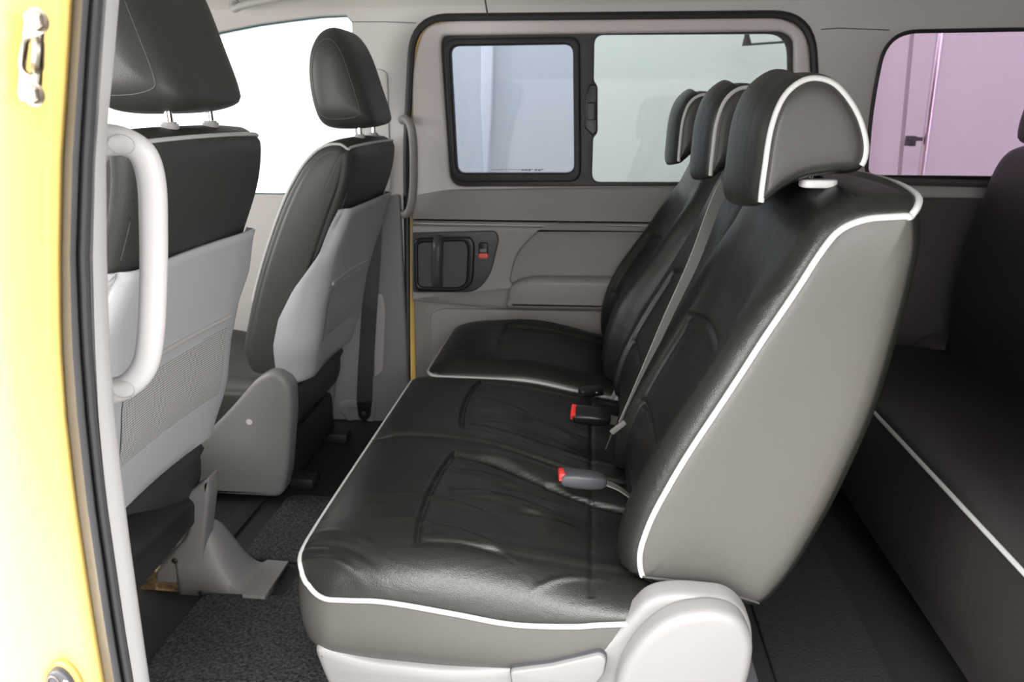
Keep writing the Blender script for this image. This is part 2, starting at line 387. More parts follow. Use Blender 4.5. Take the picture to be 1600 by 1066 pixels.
link('armrest', plate([rpoly([ax(792, 478), ax(799, 440), ax(830, 430), (R_-.1, .585), (R_-.1, .47)], [.02, .03, .03, .02, .02], 6)], WY-.02, .07, .022, 4), mat('armrest_plastic', (.28, .265, .255), .4), door)
link('kick_panel', plate([rpoly([ax(676, 590), ax(672, 492), ax(690, 482), ax(1000, 486), (R_-.06, .45), (R_-.06, .05), ax(676, 640)], .015)], WY+.002, .02, .006), DOORL, door)
# handle unit
hp = link('handle_plate', plate([rpoly([ax(647, 455), ax(647, 362), ax(776, 359), ax(781, 372), ax(768, 428), ax(745, 455)], [.012, .006, .02, .02, .04, .05], 6)], WY-.017, .012, .004), DARKP, door)
bz_o = rpoly([ax(652, 452), ax(650, 370), ax(738, 368), ax(744, 380), ax(741, 440), ax(725, 452)], [.025, .025, .03, .02, .03, .03], 6)
bz_i = rpoly([ax(657, 445), ax(656, 377), ax(728, 374), ax(733, 384), ax(731, 438), ax(720, 446)], [.02, .02, .025, .02, .02, .02], 6)
link('handle_bezel', plate([bz_o, bz_i], WY-.028, .02, .006, 3), BLACKG, hp)
link('handle_recess', plate([inset(bz_i, -.004)], WY-.0255, .006), mat('recess_plastic', (.075, .078, .085), .5), hp)
hy = WY-.05
link('pull_lever', tube(spl([at(684, 444, WY-.028), at(683, 440, hy+.004), at(683, 425, hy-.004), at(684, 400, hy-.006), at(684, 384, hy), at(685, 374, WY-.028)], 6), .0185, 14, squash=1.0), DARKP, hp)
ls = link('lock_switch', plate([rpoly([ax(750, 395), ax(750, 377), ax(764, 377), ax(764, 395)], .006)], WY-.028, .012, .003), BLACKG, hp)
link('lock_slider', plate([rpoly([ax(752, 391), ax(752, 386), ax(763, 386), ax(763, 391)], .002)], WY-.036, .006, .001), GREYD, hp)
rr = link('lock_indicator', plate([rpoly([ax(750, 401), ax(750, 393), ax(765, 393), ax(765, 401)], .007)], WY-.033, .008, .002), mat('red_marker', (.9, .13, .10), .4), hp); rr['label'] = 'red lock marker'

# ================================================================== NEAR PILLAR (left of the open doorway)
E0 = [(-80, -45), (1150, -40)]
E1 = [(-80, 119), (0, 115), (100, 109), (250, 99), (400, 96), (533, 97), (650, 105), (783, 120), (900, 137), (983, 150), (1066, 164), (1150, 178)]
E2 = [(-80, 150), (0, 143), (100, 136), (250, 127), (400, 122), (533, 127), (650, 136), (783, 150), (900, 167), (983, 179), (1066, 193), (1150, 207)]
E3 = [(-80, 172), (0, 165), (100, 158), (187, 153), (250, 148), (400, 144), (533, 147), (650, 153), (783, 165), (900, 181), (983, 193), (1066, 207), (1150, 221)]
E4 = [(-80, 195), (0, 187), (100, 179), (190, 169), (250, 167), (400, 168), (533, 172), (650, 181), (783, 196), (853, 205), (983, 223), (1066, 235), (1150, 247)]
rowsy = [-80, -30, 20, 70, 120, 170, 210, 250, 300, 350, 400, 450, 500, 550, 600, 650, 700, 750, 800, 850, 900, 950, 1000, 1060, 1150]
def prow(fn): return [fn(r) for r in rowsy]
pill = []
for r in rowsy:
    e1 = lerp_tab(E1, r); e0 = lerp_tab(E0, r); row = []
    a = at(e0-120, r, .50); row.append(a)
    for t in (0, .12, .3, .5, .7, .85, .95):
        px = e0+(e1-e0)*t; row.append(at(px, r, .515+.075*t**1.5))
    row.append(at(e1, r, .60)); row.append(at(e1, r, .60)+Vector((-.02, .05, 0))); row.append(at(e0, r, .60)+Vector((-.10, .05, 0)))
    pill.append(row)
V, Fc = grid(pill, close_u=True)
pm = struct(link('wall_door_pillar', mesh(V, Fc), YELLOW, auto=70), 'yellow painted door pillar at the near doorway')
seal_rows = []
for r in rowsy:
    e1, e2, e3 = lerp_tab(E1, r), lerp_tab(E2, r), lerp_tab(E3, r); row = []
    for px, y in ((e1-4, .612), (e1+2, .592), (e1*.5+e2*.5, .582), (e2-5, .592), (e2-1, .612), (e2, .618), (e2+5, .606), (e2*.4+e3*.6, .604), (e3-3, .612), (e3, .64), (e1, .66)):
        row.append(at(px, r, y))
    seal_rows.append(row)
V, Fc = grid(seal_rows, close_u=True)
struct(link('trim_9', mesh(V, Fc), SEALG, auto=80), 'grey rubber door seal along the near pillar')
lip = [at(lerp_tab(E2, r)+9, r, .598) for r in rowsy]
struct(link('trim_10', tube(lip, .0045, 8), BLACK), 'black lip of the near door seal')
tr = []
for r in rowsy:
    e3, e4 = lerp_tab(E3, r), lerp_tab(E4, r); row = []
    for px, y in ((e3-3, .65), (e3+1, .642), (e3*.6+e4*.4, .652), (e4-4, .668), (e4-1, .69), (e4-3, .83), (e3-30, .84), (e3-30, .66)):
        row.append(at(px, r, y))
    tr.append(row)
V, Fc = grid(tr, close_u=True)
struct(link('trim_11', mesh(V, Fc), PALE, auto=60), 'pale plastic cover of the near door pillar')
struct(link('trim_12', tube([at(lerp_tab(E3, 531), 531, .70), at(171, 530, .79)], .001, 6), SEALG), 'joint line in the pale pillar cover')

# striker plate on the yellow pillar
sy = .536
st = thing('door_striker', 'steel striker plate with two bolts screwed to the yellow pillar', 'latch', tuple(at(50, 90, sy)))
po = [ax(*p, sy-.004) for p in ((41, 20), (50, 14), (66, 18), (68, 30), (64, 130), (60, 152), (50, 163), (34, 160), (29, 148), (33, 100))]
pi = [ax(*p, sy-.004) for p in ((44, 62), (62, 62), (61, 108), (52, 118), (40, 112), (36, 100))]
link('striker_plate', plate([rpoly(po, .006), rpoly(pi, .004)], sy-.004, .006, .002), STEEL, st)
link('striker_loop', tube(spl([at(56, 64, sy), at(58, 68, sy-.018), at(57, 100, sy-.018), at(55, 112, sy)], 5), .0035, 8), STEEL, st)
for p in ((54, 32), (48, 147)):
    c = at(*p, sy-.010); link('bolt', joinm(cyl(c, (0, 1, 0), .0075, .006, 6), cyl(c+Vector((0, .003, 0)), (0, 1, 0), .009, .003, 20)), STEEL, st)
# oval rubber buffer at the bottom
bb = at(104, 1050, .556)
bf = thing('door_buffer', 'black oval buffer low on the yellow pillar with small white marks', 'buffer', tuple(bb))
ov = [ (bb.x+.0165*math.cos(t), bb.z-.018+.033*math.sin(t)) for t in [i*2*math.pi/32 for i in range(32)]]
ov2 = [ (bb.x+.020*math.cos(t), bb.z-.018+.037*math.sin(t)) for t in [i*2*math.pi/32 for i in range(32)]]
link('rim', plate([ov2], bb.y-.004, .008, .003), mat('amber_edge', (.5, .28, .08), .4), bf)
link('buffer_pad', plate([ov], bb.y-.010, .012, .004, 3), DARKP, bf)
link('raised_ring', tube([Vector((bb.x-.002+.007*math.cos(t), bb.y-.0165, bb.z-.001+.010*math.sin(t))) for t in [i*2*math.pi/24 for i in range(24)]], .0008, 6, closed=True), STEEL, bf)
tx = bpy.data.curves.new('t', 'FONT'); tx.body = '8AA'; tx.size = .0068; tx.extrude = .0002; tx.align_x = 'CENTER'
to = bpy.data.objects.new('t', tx); tm = bpy.data.meshes.new_from_object(to); bpy.data.objects.remove(to)
tm.transform(Matrix.Translation((bb.x+.0095, bb.y-.0168, bb.z+.0)) @ Matrix.Rotation(math.radians(90), 4, 'X') @ Matrix.Rotation(math.radians(-98), 4, 'Z'))
mk = link('white_marking', tm, WHITE2, bf, smooth=False); mk['label'] = 'white letters'

# grab handle on the near pillar
gh = thing('grab_handle', 'large white grab handle on the near doorway pillar', 'handle', tuple(at(165, 420, .80)), group='pillar grab handles')
hpth = spl([at(128, 226, .80), at(160, 219, .81), at(196, 222, .815), at(224, 242, .82), at(237, 285, .825), at(240, 350, .825), at(240, 430, .825), at(236, 520, .82), at(226, 572, .82), at(200, 602, .815), at(165, 612, .81), at(128, 612, .80)], 8)
def hr(t): return .0165+.005*(1-ss(0, .22, t))+.005*ss(.8, 1, t)
hb = link('grip', tube(hpth, hr, 18, squash=.85), PALE, gh)
for p, q in (((190, 226), (4, 0)), ((192, 608), (0, 0))):
    c = at(*p, .797); t_ = [i*2*math.pi/28 for i in range(28)]
    link('screw_cap', tube([Vector((c.x+.0165*math.cos(a), c.y-.0008, c.z+.0115*math.sin(a))) for a in t_], .0006, 6, closed=True), GREY, gh)

# ================================================================== FRONT SEATS
def band_block(profile, y0, y1, er, ny=40, nu=140, disp=None, edge_in=.02, capb=.0, rings=8, cshift=(0, 0), er2=None, edge2=None):
    """closed XZ profile carried across Y; the ends are rounded by er and inset edge_in; returns body mesh and two domed end panels"""
    P = resample(profile, nu); n = len(P)
    ar = sum(P[i].x*P[(i+1) % n].y-P[(i+1) % n].x*P[i].y for i in range(n)); sg = 1 if ar > 0 else -1
    N = []
    for i in range(n):
        t = P[(i+2) % n]-P[i-2]; t.normalize(); N.append(Vector((t.y, -t.x))*sg)   # outward
    ys = []
    for k in range(ny+1):
        t = k/ny; t = .5-.5*math.cos(math.pi*t); ys.append(y0+(y1-y0)*t)
    rows = []
    for y in ys:
        lo_s = y-y0 < y1-y; ee = er if lo_s else (er2 or er); q = max(0, 1-min(y-y0, y1-y)/ee); off = (edge_in if lo_s else (edge2 or edge_in))*(1-math.sqrt(max(0, 1-q*q)))
        row = []
        for i in range(n):
            p = P[i]-N[i]*off
            if disp:
                dd = disp(p.x, y, p.y, N[i]); p = p+N[i]*dd
            row.append(Vector((p.x, y, p.y)))
        rows.append(row)
    V, Fc = grid(rows, close_u=True); body = mesh(V, Fc)
    caps = []
    for idx, s in ((0, -1), (-1, 1)):
        base = rows[idx]; c = sum(base, Vector())/n+Vector((cshift[0], 0, cshift[1])); rr = [base]
        for f in (.99, .975, .955, .93, .90, .86, .80, .6, .3, 0):
            yo = s*capb*(1-f**9)
            rr.append([Vector((c.x+(p.x-c.x)*f, base[0].y+yo, c.z+(p.z-c.z)*f)) for p in base])
        V, Fc = grid(rr, close_u=True); caps.append(mesh(V, Fc))
    return body, caps, rows

def front_seat(dx, dz, y0, y1, label, near):
    t = thing('front_seat', label, 'seat', (dx-.85, (y0+y1)/2, 0), group='front seats')
    D = lambda pts: [(x+dx, z+dz) for x, z in pts]
    yc = (y0+y1)/2
    prof = spl([Vector(p) for p in D([(-.625, 1.055), (-.68, 1.055), (-.735, 1.02), (-.79, .93), (-.845, .82), (-.90, .69), (-.945, .56), (-.97, .46), (-.94, .40), (-.86, .40), (-.80, .47), (-.77, .56), (-.72, .70), (-.665, .83), (-.625, .92), (-.607, .98), (-.603, 1.03)])], 6, True)
    def dsp(x, y, z, n):
        v = (y-y0)/(y1-y0); d = 0
        d += ss(.2, .7, -n.x)*ss(dz+1.02, dz+.9, z)*(.012*(gauss(v-.1, .14)+gauss(v-.9, .14))-.012*gauss(v-.5, .3))
        d -= ss(.2, .6, n.x)*.008*(4*(v-.5)**2)
        d -= ss(.3, .8, n.y)*.010*abs(2*(v-.5))**3
        return d
    body, caps, rows = band_block(prof, y0, y1, .045, 36, 130, dsp, .024, .010)
    br = link('backrest', joinm(body, *caps), LEATHER_F, t, auto=0)
    # seam on the near side between side panel and back panel
    nu = len(rows[0])
    def edge_path(k, test, off=.002):
        out = [];
        for p in rows[k]:
            if test(p): out.append(p)
        return out
    # light piping: along the front edge of the near side, over the shoulder and across the top of the back
    base = rows[4]; c = sum(base, Vector())/nu
    lo_i = min(range(nu), key=lambda j: (base[j].x-(dx-.925))**2+(base[j].z-(dz+.62))**2)
    hi_i = min(range(nu), key=lambda j: (base[j].x-(dx-.612))**2+(base[j].z-(dz+1.045))**2)
    def wk(st):
        o_ = [lo_i]; i = lo_i
        while i != hi_i: i = (i+st) % nu; o_.append(i)
        return o_
    w1, w2 = wk(1), wk(-1); w1 = w1 if len(w1) < len(w2) else w2
    pa = [base[i]+Vector((-.001, -.002, .002)) for i in w1[::3]]+[r_[hi_i]+Vector((0, 0, .003)) for r_ in rows[5:-4:2]]
    link('piping', tube(spl(pa, 3), .0036, 8), PIPING, br)
    sb = [p for p in rows[5] if p.x > c.x and p.z > dz+.86 and p.z < dz+1.05]; sb = sorted(sb, key=lambda p: p.z)
    link('seam', tube([p+Vector((.0006, -.0004, 0)) for p in sb], .0012, 6), STITCH, br)
    # plastic shell wrapped round the lower back
    xr = [(.36, -.80), (.42, -.782), (.50, -.757), (.60, -.735), (.70, -.702), (.80, -.665), (.87, -.636), (.90, -.622)]
    xf = [(.36, -.855), (.42, -.875), (.50, -.868), (.574, -.846), (.66, -.795), (.757, -.715), (.83, -.685), (.88, -.655), (.90, -.640)]
    zt_ = .85 if near else .88; zs = [.385+(zt_-.385)*i/26 for i in range(27)]; sh = []; yo0, yo1 = y0-.012, y1+.012
    for z in zs:
        r = lerp_tab(xr, z); f = lerp_tab(xf, z); e = .030*ss(.5, .38, z)+.030*ss(.74, .86, z); q = min(.045, (r-f)*.7)
        row = [Vector((f, yo0+e*.4, z)), Vector((r-q, yo0+e, z))]
        for k in range(1, 7):
            a = math.pi/2*k/6; row.append(Vector((r-q+q*math.sin(a), yo0+e+q*(1-math.cos(a)), z)))
        for k in range(1, 8):
            v = k/8; row.append(Vector((r-.010*math.sin(math.pi*v)*ss(.88, .84, z), yo0+e+q+(yo1-yo0-2*e-2*q)*v, z)))
        for k in range(0, 7):
            a = math.pi/2*(1-k/6); row.append(Vector((r-q+q*math.sin(a), yo1-e-q*(1-math.cos(a)), z)))
        row.append(Vector((f, yo1-e*.4, z)))
        sh.append([p+Vector((dx, 0, dz)) for p in row])
    bot = [Vector((p.x*.55+(dx-.86)*.45, p.y, p.z-.012)) for p in sh[0]]
    V, Fc = grid([bot]+sh)
    # inner wall so the shell has thickness
    shl = link('back_shell', mesh(V, Fc), GREYB, t, auto=50)
    so = shl.modifiers.new('s', 'SOLIDIFY'); so.thickness = .006; so.offset = -1
    # pocket: net with rim, lying on the shell
    def onshell(v, z, off=.004):
        return Vector((lerp_tab(xr, z)-.010*math.sin(math.pi*(v*1.0))+off+dx, yo0+.05+(yo1-yo0-.10)*v, z+dz))
    zt, zb = .665, .46
    rowsn = []; uv = []
    for i in range(13):
        row = []
        for j in range(15):
            v = .04+.92*j/14; z = zb+(zt-zb)*i/12
            if i == 0: z += .0
            row.append(onshell(v, z, .004+.006*math.sin(math.pi*i/12)))
        rowsn.append(row)
    V, Fc = grid(rowsn); me = mesh(V, Fc); ul = me.uv_layers.new(name='UVMap')
    for lo_ in me.loops:
        co = me.vertices[lo_.vertex_index].co; ul.data[lo_.index].uv = (co.y*1.6, co.z*1.6)
    link('net_pocket', me, NET, t)
    rim = [onshell(.04+.92*k/12, zt, .006) for k in range(13)]
    link('pocket_rim', tube(rim, .0065, 8), GREY, t)
    # raised upper panel line of the shell
    up = [onshell(.0, .46, .001)]+[onshell(-.0, z, .001) for z in (.55, .65, .75, .82)]
    # headrest
    hz = dz+1.085; hx = dx-.60
    hp_ = spl([Vector(p) for p in [(hx-.125, hz), (hx-.152, hz+.05), (hx-.160, hz+.13), (hx-.148, hz+.20), (hx-.115, hz+.245), (hx-.072, hz+.250), (hx-.035, hz+.20), (hx-.002, hz+.10), (hx+.018, hz+.03), (hx+.012, hz+.006), (hx-.05, hz-.006)]], 6, True)
    HP = resample(hp_, 80); hc_ = sum(HP, Vector((0, 0)))/80; hrows = []
    for i in range(41):
        v = math.sin((-1+2*i/40)*math.pi/2); f = max(.02, (1-abs(v)**4.5)**.42)
        hrows.append([Vector((hc_.x+(p.x-hc_.x)*f, yc+.142*v, hc_.y+(p.y-hc_.y)*(f*.75+.25*min(1, f*3)))) for p in HP])
    V, Fc = grid(hrows, close_u=True); Fc += [tuple(range(80))[::-1], tuple(range(40*80, 41*80))]
    hr_ = link('headrest', mesh(V, Fc), LEATHER_F, t, auto=0)
    sm_ = [p for p in hrows[6]]
    link('seam', tube(sm_, .0013, 6, closed=True), STITCH, hr_)
    for s in (-1, 1):
        link('headrest_post', tube([(hx-.035, yc+s*.065, hz-.06), (hx-.035, yc+s*.065, hz+.03)], .0065, 12), CHROME, t)
        link('post_guide', cyl((hx-.035, yc+s*.065, hz-.026), (0, 0, 1), .014, .014, 20, .003), GREY, t)
    # seat cushion
    cp = spl([Vector(p) for p in D([(-1.36, .36), (-1.42, .31), (-1.40, .22), (-1.2, .18), (-.95, .18), (-.86, .22), (-.84, .32), (-.90, .36), (-1.1, .365), (-1.25, .385)])], 5, True)
    def cd(x, y, z, n):
        v = (y-y0)/(y1-y0); return .02*(gauss(v-.07, .1)+gauss(v-.93, .1)) if n.y > .3 else 0
    cb, cc, _ = band_block(cp, y0, y1, .05, 20, 80, cd, .03, .008)
    link('cushion', joinm(cb, *cc), LEATHER_F, t, auto=0)
    return t

nearS = front_seat(-.045, .045, .965, 1.425, 'near front seat with grey back shell and net pocket behind the white grab handle', True)
farS = front_seat(0, 0, 1.815, 2.265, 'far front seat seen against the bright front door window', False)
# side shield of the far seat
Y8 = 1.79
sp = rpoly([ax(300, 700, Y8), ax(345, 655, Y8), ax(376, 622, Y8), ax(402, 590, Y8), ax(432, 574, Y8), ax(456, 596, Y8), ax(459, 640, Y8), ax(452, 735, Y8), ax(444, 774, Y8), ax(300, 766, Y8)], [.01, .08, .05, .03, .05, .03, .04, .02, .03, .01], 6)
s_ = link('side_shield', plate([sp], Y8+.015, .07, .016, 4), SHIELD, farS); s_['label'] = 'grey plastic side cover'
link('screw_cap', cyl(at(390, 659, Y8-.018), (0, 1, 0), .011, .006, 20, .002), LIGHT, farS)
link('seat_frame', box(-1.35, -.88, Y8+.07, 2.24, .03, .18, .015), BLACK, farS)
link('seat_foot', box(-.90, -.82, 1.86, 1.92, 0, .04, .01), BLACK, farS); link('seat_foot', box(-.92, -.82, 2.18, 2.24, 0, .04, .01), BLACK, farS)
# recliner arm, underside and mounting of the near seat
Y4 = 1.38
sl_n = rpoly([(-.85, .40), (-.775, .375), (-.785, .30), (-.86, .26)], .012, 4); sl_f = rpoly([(-.96, .32), (-.892, .255), (-.902, .195), (-.97, .17)], .012, 4)
V, Fc = grid([[Vector((a_[0]+(b_[0]-a_[0])*t, .99+.375*t, a_[1]+(b_[1]-a_[1])*t)) for a_, b_ in zip(sl_n, sl_f)] for t in (0, .25, .5, .75, 1)], close_u=True); n_ = len(sl_n)
Fc += [tuple(range(n_))[::-1], tuple(range(4*n_, 5*n_))]
link('seat_frame', mesh(V, Fc), BLACK, nearS)
arm = rpoly([ax(296, 768, Y4), ax(333, 738, Y4), ax(334, 770, Y4), ax(325, 850, Y4), ax(323, 898, Y4), ax(313, 905, Y4), ax(252, 902, Y4), ax(252, 885, Y4), ax(300, 830, Y4), ax(303, 815, Y4)], [.01, .01, .01, .02, .012, .01, .01, .005, .015, .01], 5)
link('recliner_cover', plate([arm], Y4, .05, .008, 3), GREYD, nearS)
link('bolt', cyl(at(273, 877, Y4-.028), (0, 1, 0), .0075, .006, 16, .002), STEEL, nearS)
link('metal_bracket', plate([rpoly([ax(222, 915, Y4), ax(248, 885, Y4), ax(312, 900, Y4), ax(312, 915, Y4), ax(300, 924, Y4)], .006), rpoly([ax(252, 912, Y4), ax(252, 903, Y4), ax(274, 905, Y4), ax(274, 913, Y4)], .002)], Y4-.005, .03, .003), RUST, nearS)
link('floor_bracket', joinm(plate([rpoly([ax(245, 925, Y4), ax(310, 920, Y4), ax(330, 965, Y4), ax(243, 962, Y4)], .008)], Y4-.01, .05, .004),
     tube([at(312, 925, Y4-.04), at(326, 964, Y4-.04)], .004, 8)), BLACKG, nearS)
# hump cover over the seat mounting
hump = []
for i in range(15):
    t_ = i/14; y = 1.355+.115*t_; row = []
    for j in range(29):
        x = -.965+.225*j/28
        zz = .020+.148*(1-ss(-.895, -.805, x))*(1-abs(2*t_-1)**3*.55)
        row.append(Vector((x, y+(.012 if x > -.80 else 0)*(t_-.5)*2, zz)))
    hump.append(row)
skirt0 = [Vector((p.x, p.y-.004, 0)) for p in hump[0]]; skirt1 = [Vector((p.x, p.y+.004, 0)) for p in hump[-1]]
V, Fc = grid([skirt0]+hump+[skirt1]); e_ = len(V); V += [Vector((-.736, 1.353, 0)), Vector((-.736, 1.472, 0))]
Fc.append(tuple([k*29+28 for k in range(17)])); hm = mesh(V[:e_], Fc)
tg = link('seat_mount_cover', hm, GREYD, nearS, auto=50)
md = tg.modifiers.new('s', 'SOLIDIFY'); md.thickness = .004; md.offset = -1

# ================================================================== MIDDLE ROW
def pad(x0, x1, y0, y1, r, zp, hfun, zbot, tuck=.012, n=260, lower=10, bulge=.010, band=True):
    """rounded footprint in XY: crowned top inside the piping line, bulging side band below it"""
    out = [Vector((p[0], p[1])) for p in rrect(x0, y0, x1, y1, r, 8)]
    cx, cy = (x0+x1)/2, (y0+y1)/2; N4 = n
    def sqmap(a, b):
        s = max(abs(a), abs(b))
        if s < 1e-9: return cx, cy
        ua, ub = a/s, b/s; X = ua*(x1-x0)/2; Yy = ub*(y1-y0)/2
        # pull the corner in
        hx, hy = (x1-x0)/2, (y1-y0)/2; rr_ = r(ua, ub) if callable(r) else (r if isinstance(r, float) else r[(0 if ub > 0 else 3) if ua > 0 else (1 if ub > 0 else 2)])
        dx_, dy_ = abs(X)-(hx-rr_), abs(Yy)-(hy-rr_)
        if dx_ > 0 and dy_ > 0:
            m_ = max(dx_, dy_); L_ = math.hypot(dx_, dy_); k = m_/L_
            X = math.copysign(hx-rr_+dx_*k, X); Yy = math.copysign(hy-rr_+dy_*k, Yy)
        return cx+X*s, cy+Yy*s
    rows = []
    for i in range(n+1):
        row = []
        a = -1+2*i/n; a = math.sin(a*math.pi/2)*.6+a*.4
        for j in range(n+1):
            b = -1+2*j/n; b = math.sin(b*math.pi/2)*.6+b*.4
            x, y = sqmap(a, b); s = max(abs(a), abs(b))
            dist = min(x-x0, x1-x, y-y0, y1-y); dist = max(dist, 0)
            rr2 = (1-s)*min(x1-x0, y1-y0)/2
            row.append(Vector((x, y, hfun(x, y, min(dist, rr2) if False else rr2))))
        rows.append(row)
    V, Fc = grid(rows); top = mesh(V, Fc)
    # perimeter loop in order
    per = [rows[0][j] for j in range(n)]+[rows[i][n] for i in range(n)]+[rows[n][j] for j in range(n, 0, -1)]+[rows[i][0] for i in range(n, 0, -1)]
    prow_ = per[::2]; c = Vector((cx, cy, 0)); bandr = []
    for k in range(lower+1):
        t = k/lower; row = []
        for i, p in enumerate(prow_):
            q = prow_[(i+1) % len(prow_)]-prow_[i-1]; nn = Vector((-q.y, q.x, 0)).normalized()
            if nn.dot(p-c) < 0: nn = -nn
            o_ = bulge*math.sin(math.pi*min(1, t*1.1))-tuck*max(0, t-.7)/.3
            row.append(Vector((p.x, p.y, p.z+(zbot-p.z)*t))+nn*o_)
        bandr.append(row)
    V, Fc = grid(bandr, close_u=True); Fc.append(tuple(range(lower*len(prow_), (lower+1)*len(prow_))))
    return top, mesh(V, Fc), prow_

X0, X1 = -.478, .17
YN, YS, YM = .945, 1.43, 1.835
# height of the seam between the two cushions and of the panels
def seam_y(x): return 1.43-.085*ss(-.35, .1, x)
SIDE = [tuple(p) for p in spl([(-.478, .375), (-.44, .353), (-.38, .353), (-.31, .355), (-.2, .342), (-.1, .329), (0, .334), (.05, .342), (.2, .36)], 8)]
def top_double(x, y, d):
    front = 1-ss(0, .07, x-X0)
    side = lerp_tab(SIDE, x)
    wn = math.exp(-max(0, y-YN)/.05)
    base = .398-.05*ss(-.25, .15, x)
    base = base*(1-wn)+side*wn
    base = base*(1-front)+front*(.398*(1-wn)+side*wn)
    cr = .034*math.sqrt(max(0, 1-(1-min(1, d/.10))**2))
    h = base+cr
    q = min(1, d/.03)
    sy_ = seam_y(x)
    if y < sy_: v = (y-YN)/(sy_-YN); fx = -.285+.03*(2*abs(v-.45))**2; ye = (1.0, sy_-.085-.03*ss(-.25, .05, x)); yn = YN+.085
    else: v = (y-sy_)/(YM-sy_); fx = -.29+.025*(2*abs(v-.5))**2; ye = (1.0, YM-.06); yn = sy_+.05
    h -= q*.011*gauss(y-sy_, .006)                      # seam between the places
    h -= q*.006*gauss(y-sy_, .035)
    ins = ss(yn-.0, yn+.05, y)*(1-ss(ye[1]-.03, ye[1]+.03, y))
    w_ = ss(fx-.012, fx+.03, x)
    h -= q*.012*ins*w_                                   # insert lies lower than the bolsters
    h -= q*.008*gauss(x-fx, .005)*ss(yn-.02, yn+.01, y)*ss(ye[1]+.02, ye[1]-.01, y)
    if x > fx: h -= q*.008*(gauss(y-ye[1], .006)+gauss(y-yn-.0, .008)*.4)
    h -= q*.0028*gauss(x-.027, .005)*(1 if YN+.03 < y < YM-.03 else 0)
    # roll beside the seam
    if y < sy_ and x > fx: h += q*.012*gauss(y-(sy_-.055), .03)*ss(fx, fx+.1, x)
    # drawn creases in the leather of the inserts
    for (cx_, cy_, ln, wd, am, an) in CREASE:
        c_, s_ = math.cos(an), math.sin(an); u = (x-cx_)*c_+(y-cy_)*s_; v_ = -(x-cx_)*s_+(y-cy_)*c_+.15*u*u/ln
        if abs(u) < ln*2 and abs(v_) < wd*4: h += am*gauss(u, ln)*gauss(v_, wd)
    return h
CREASE = []
for k in range(8):
    CREASE.append((random.uniform(-.24, 0), random.uniform(1.0, 1.33), random.uniform(.05, .1), random.uniform(.004, .008), random.choice((-1, 1))*random.uniform(.003, .005), random.uniform(-.35, .15)))
for k in range(6):
    CREASE.append((random.uniform(-.25, 0), random.uniform(1.47, 1.78), random.uniform(.05, .1), random.uniform(.004, .008), random.choice((-1, 1))*random.uniform(.003, .0045), random.uniform(-.5, .0)))
CREASE += [(-.42, .985, .05, .007, .005, -.15), (-.41, 1.01, .07, .006, -.004, -.2), (-.40, 1.035, .06, .006, .003, -.3), (-.14, 1.19, .10, .008, .005, -.12), (-.10, 1.24, .08, .006, -.004, -.1), (-.18, 1.27, .09, .009, .005, -.25),
           (-.12, 1.58, .10, .009, .005, -.35), (-.17, 1.50, .07, .006, -.003, -.3), (-.02, 1.00, .05, .005, .003, .3)]
bench = thing('bench_seat', 'two place black leather seat with silver piping filling the doorway', 'seat', (-.1, 1.35, 0))
top, bandm, per = pad(X0, X1, YN, YM, (.02, .03, .075, .05), None, top_double, .212)
cu_ = link('cushion', top, LEATHER, bench, auto=0)
sb_ = link('cushion_side', bandm, LEATHER_S, bench, auto=60); sb_['label'] = 'leather side band, painted lighter as if lit'
pp = [p for p in per if not (p.x > X1-.01)]
# order the piping from rear near side round the front to the far side
k0 = max(range(len(per)), key=lambda k: per[k].x-per[k].y*.6)
cyc = per[k0:]+per[:k0]
pp = [p for p in cyc if p.x < X1-.02]
nrm = lambda p: Vector((-1 if p.x < X0+.03 else 0, -1 if p.y < YN+.03 else (1 if p.y > YM-.03 else 0), 0))*.002
link('piping', tube([p+nrm(p)+Vector((0, 0, .001)) for p in pp[::2]], .0044, 10), PIPING, cu_)
sl = [Vector((x, seam_y(x), top_double(x, seam_y(x), .2)+.001)) for x in [X0+.012+(.1-X0)*k/40 for k in range(41)]]
sl[0].z = .398; 
link('seam', tube([Vector((X0-.002, seam_y(X0), .385)), Vector((X0+.002, seam_y(X0), .405))]+sl[2:], .0016, 6), STITCH, cu_)

# third place on the far side
F0, F1 = 1.868, 2.375
def top_far(x, y, d):
    base = .395-.045*ss(-.2, .12, x); h = base+.045*math.sqrt(max(0, 1-(1-min(1, d/.12))**2)); q = min(1, d/.03)
    v = (y-F0)/(F1-F0); fx = -.262+.03*(2*abs(v-.5))**2; yn, ye = F0+.06, F1-.13
    ins = ss(yn, yn+.05, y)*(1-ss(ye-.03, ye+.03, y))
    h -= q*.012*ins*ss(fx-.012, fx+.03, x)+q*.008*gauss(x-fx, .006)*(1 if yn < y < ye else 0)
    if x > fx: h -= q*.008*gauss(y-ye, .007)
    h += q*.012*gauss(y-(F1-.07), .06)*ss(-.4, -.2, x)*(1-ss(-.05, .12, x))
    return h
single = thing('folding_seat', 'single black leather seat beside the closed sliding door', 'seat', (-.1, 2.12, 0))
top, bandm, per = pad(-.452, .17, F0, F1, (.02, .08, .05, .02), None, top_far, .23, n=160)
cu2 = link('cushion', top, LEATHER, single, auto=0); link('cushion_side', bandm, LEATHER, single, auto=60)
k0 = max(range(len(per)), key=lambda k: per[k].x-per[k].y*.6); cyc = per[k0:]+per[:k0]
link('piping', tube([p+Vector((-.001, 0, .001)) for p in cyc if p.x < .14][::2], .0052, 8), PIPING, cu2)
link('base', box(-.38, .25, F0+.03, F1-.03, .02, .235, .02), DARKP, single)

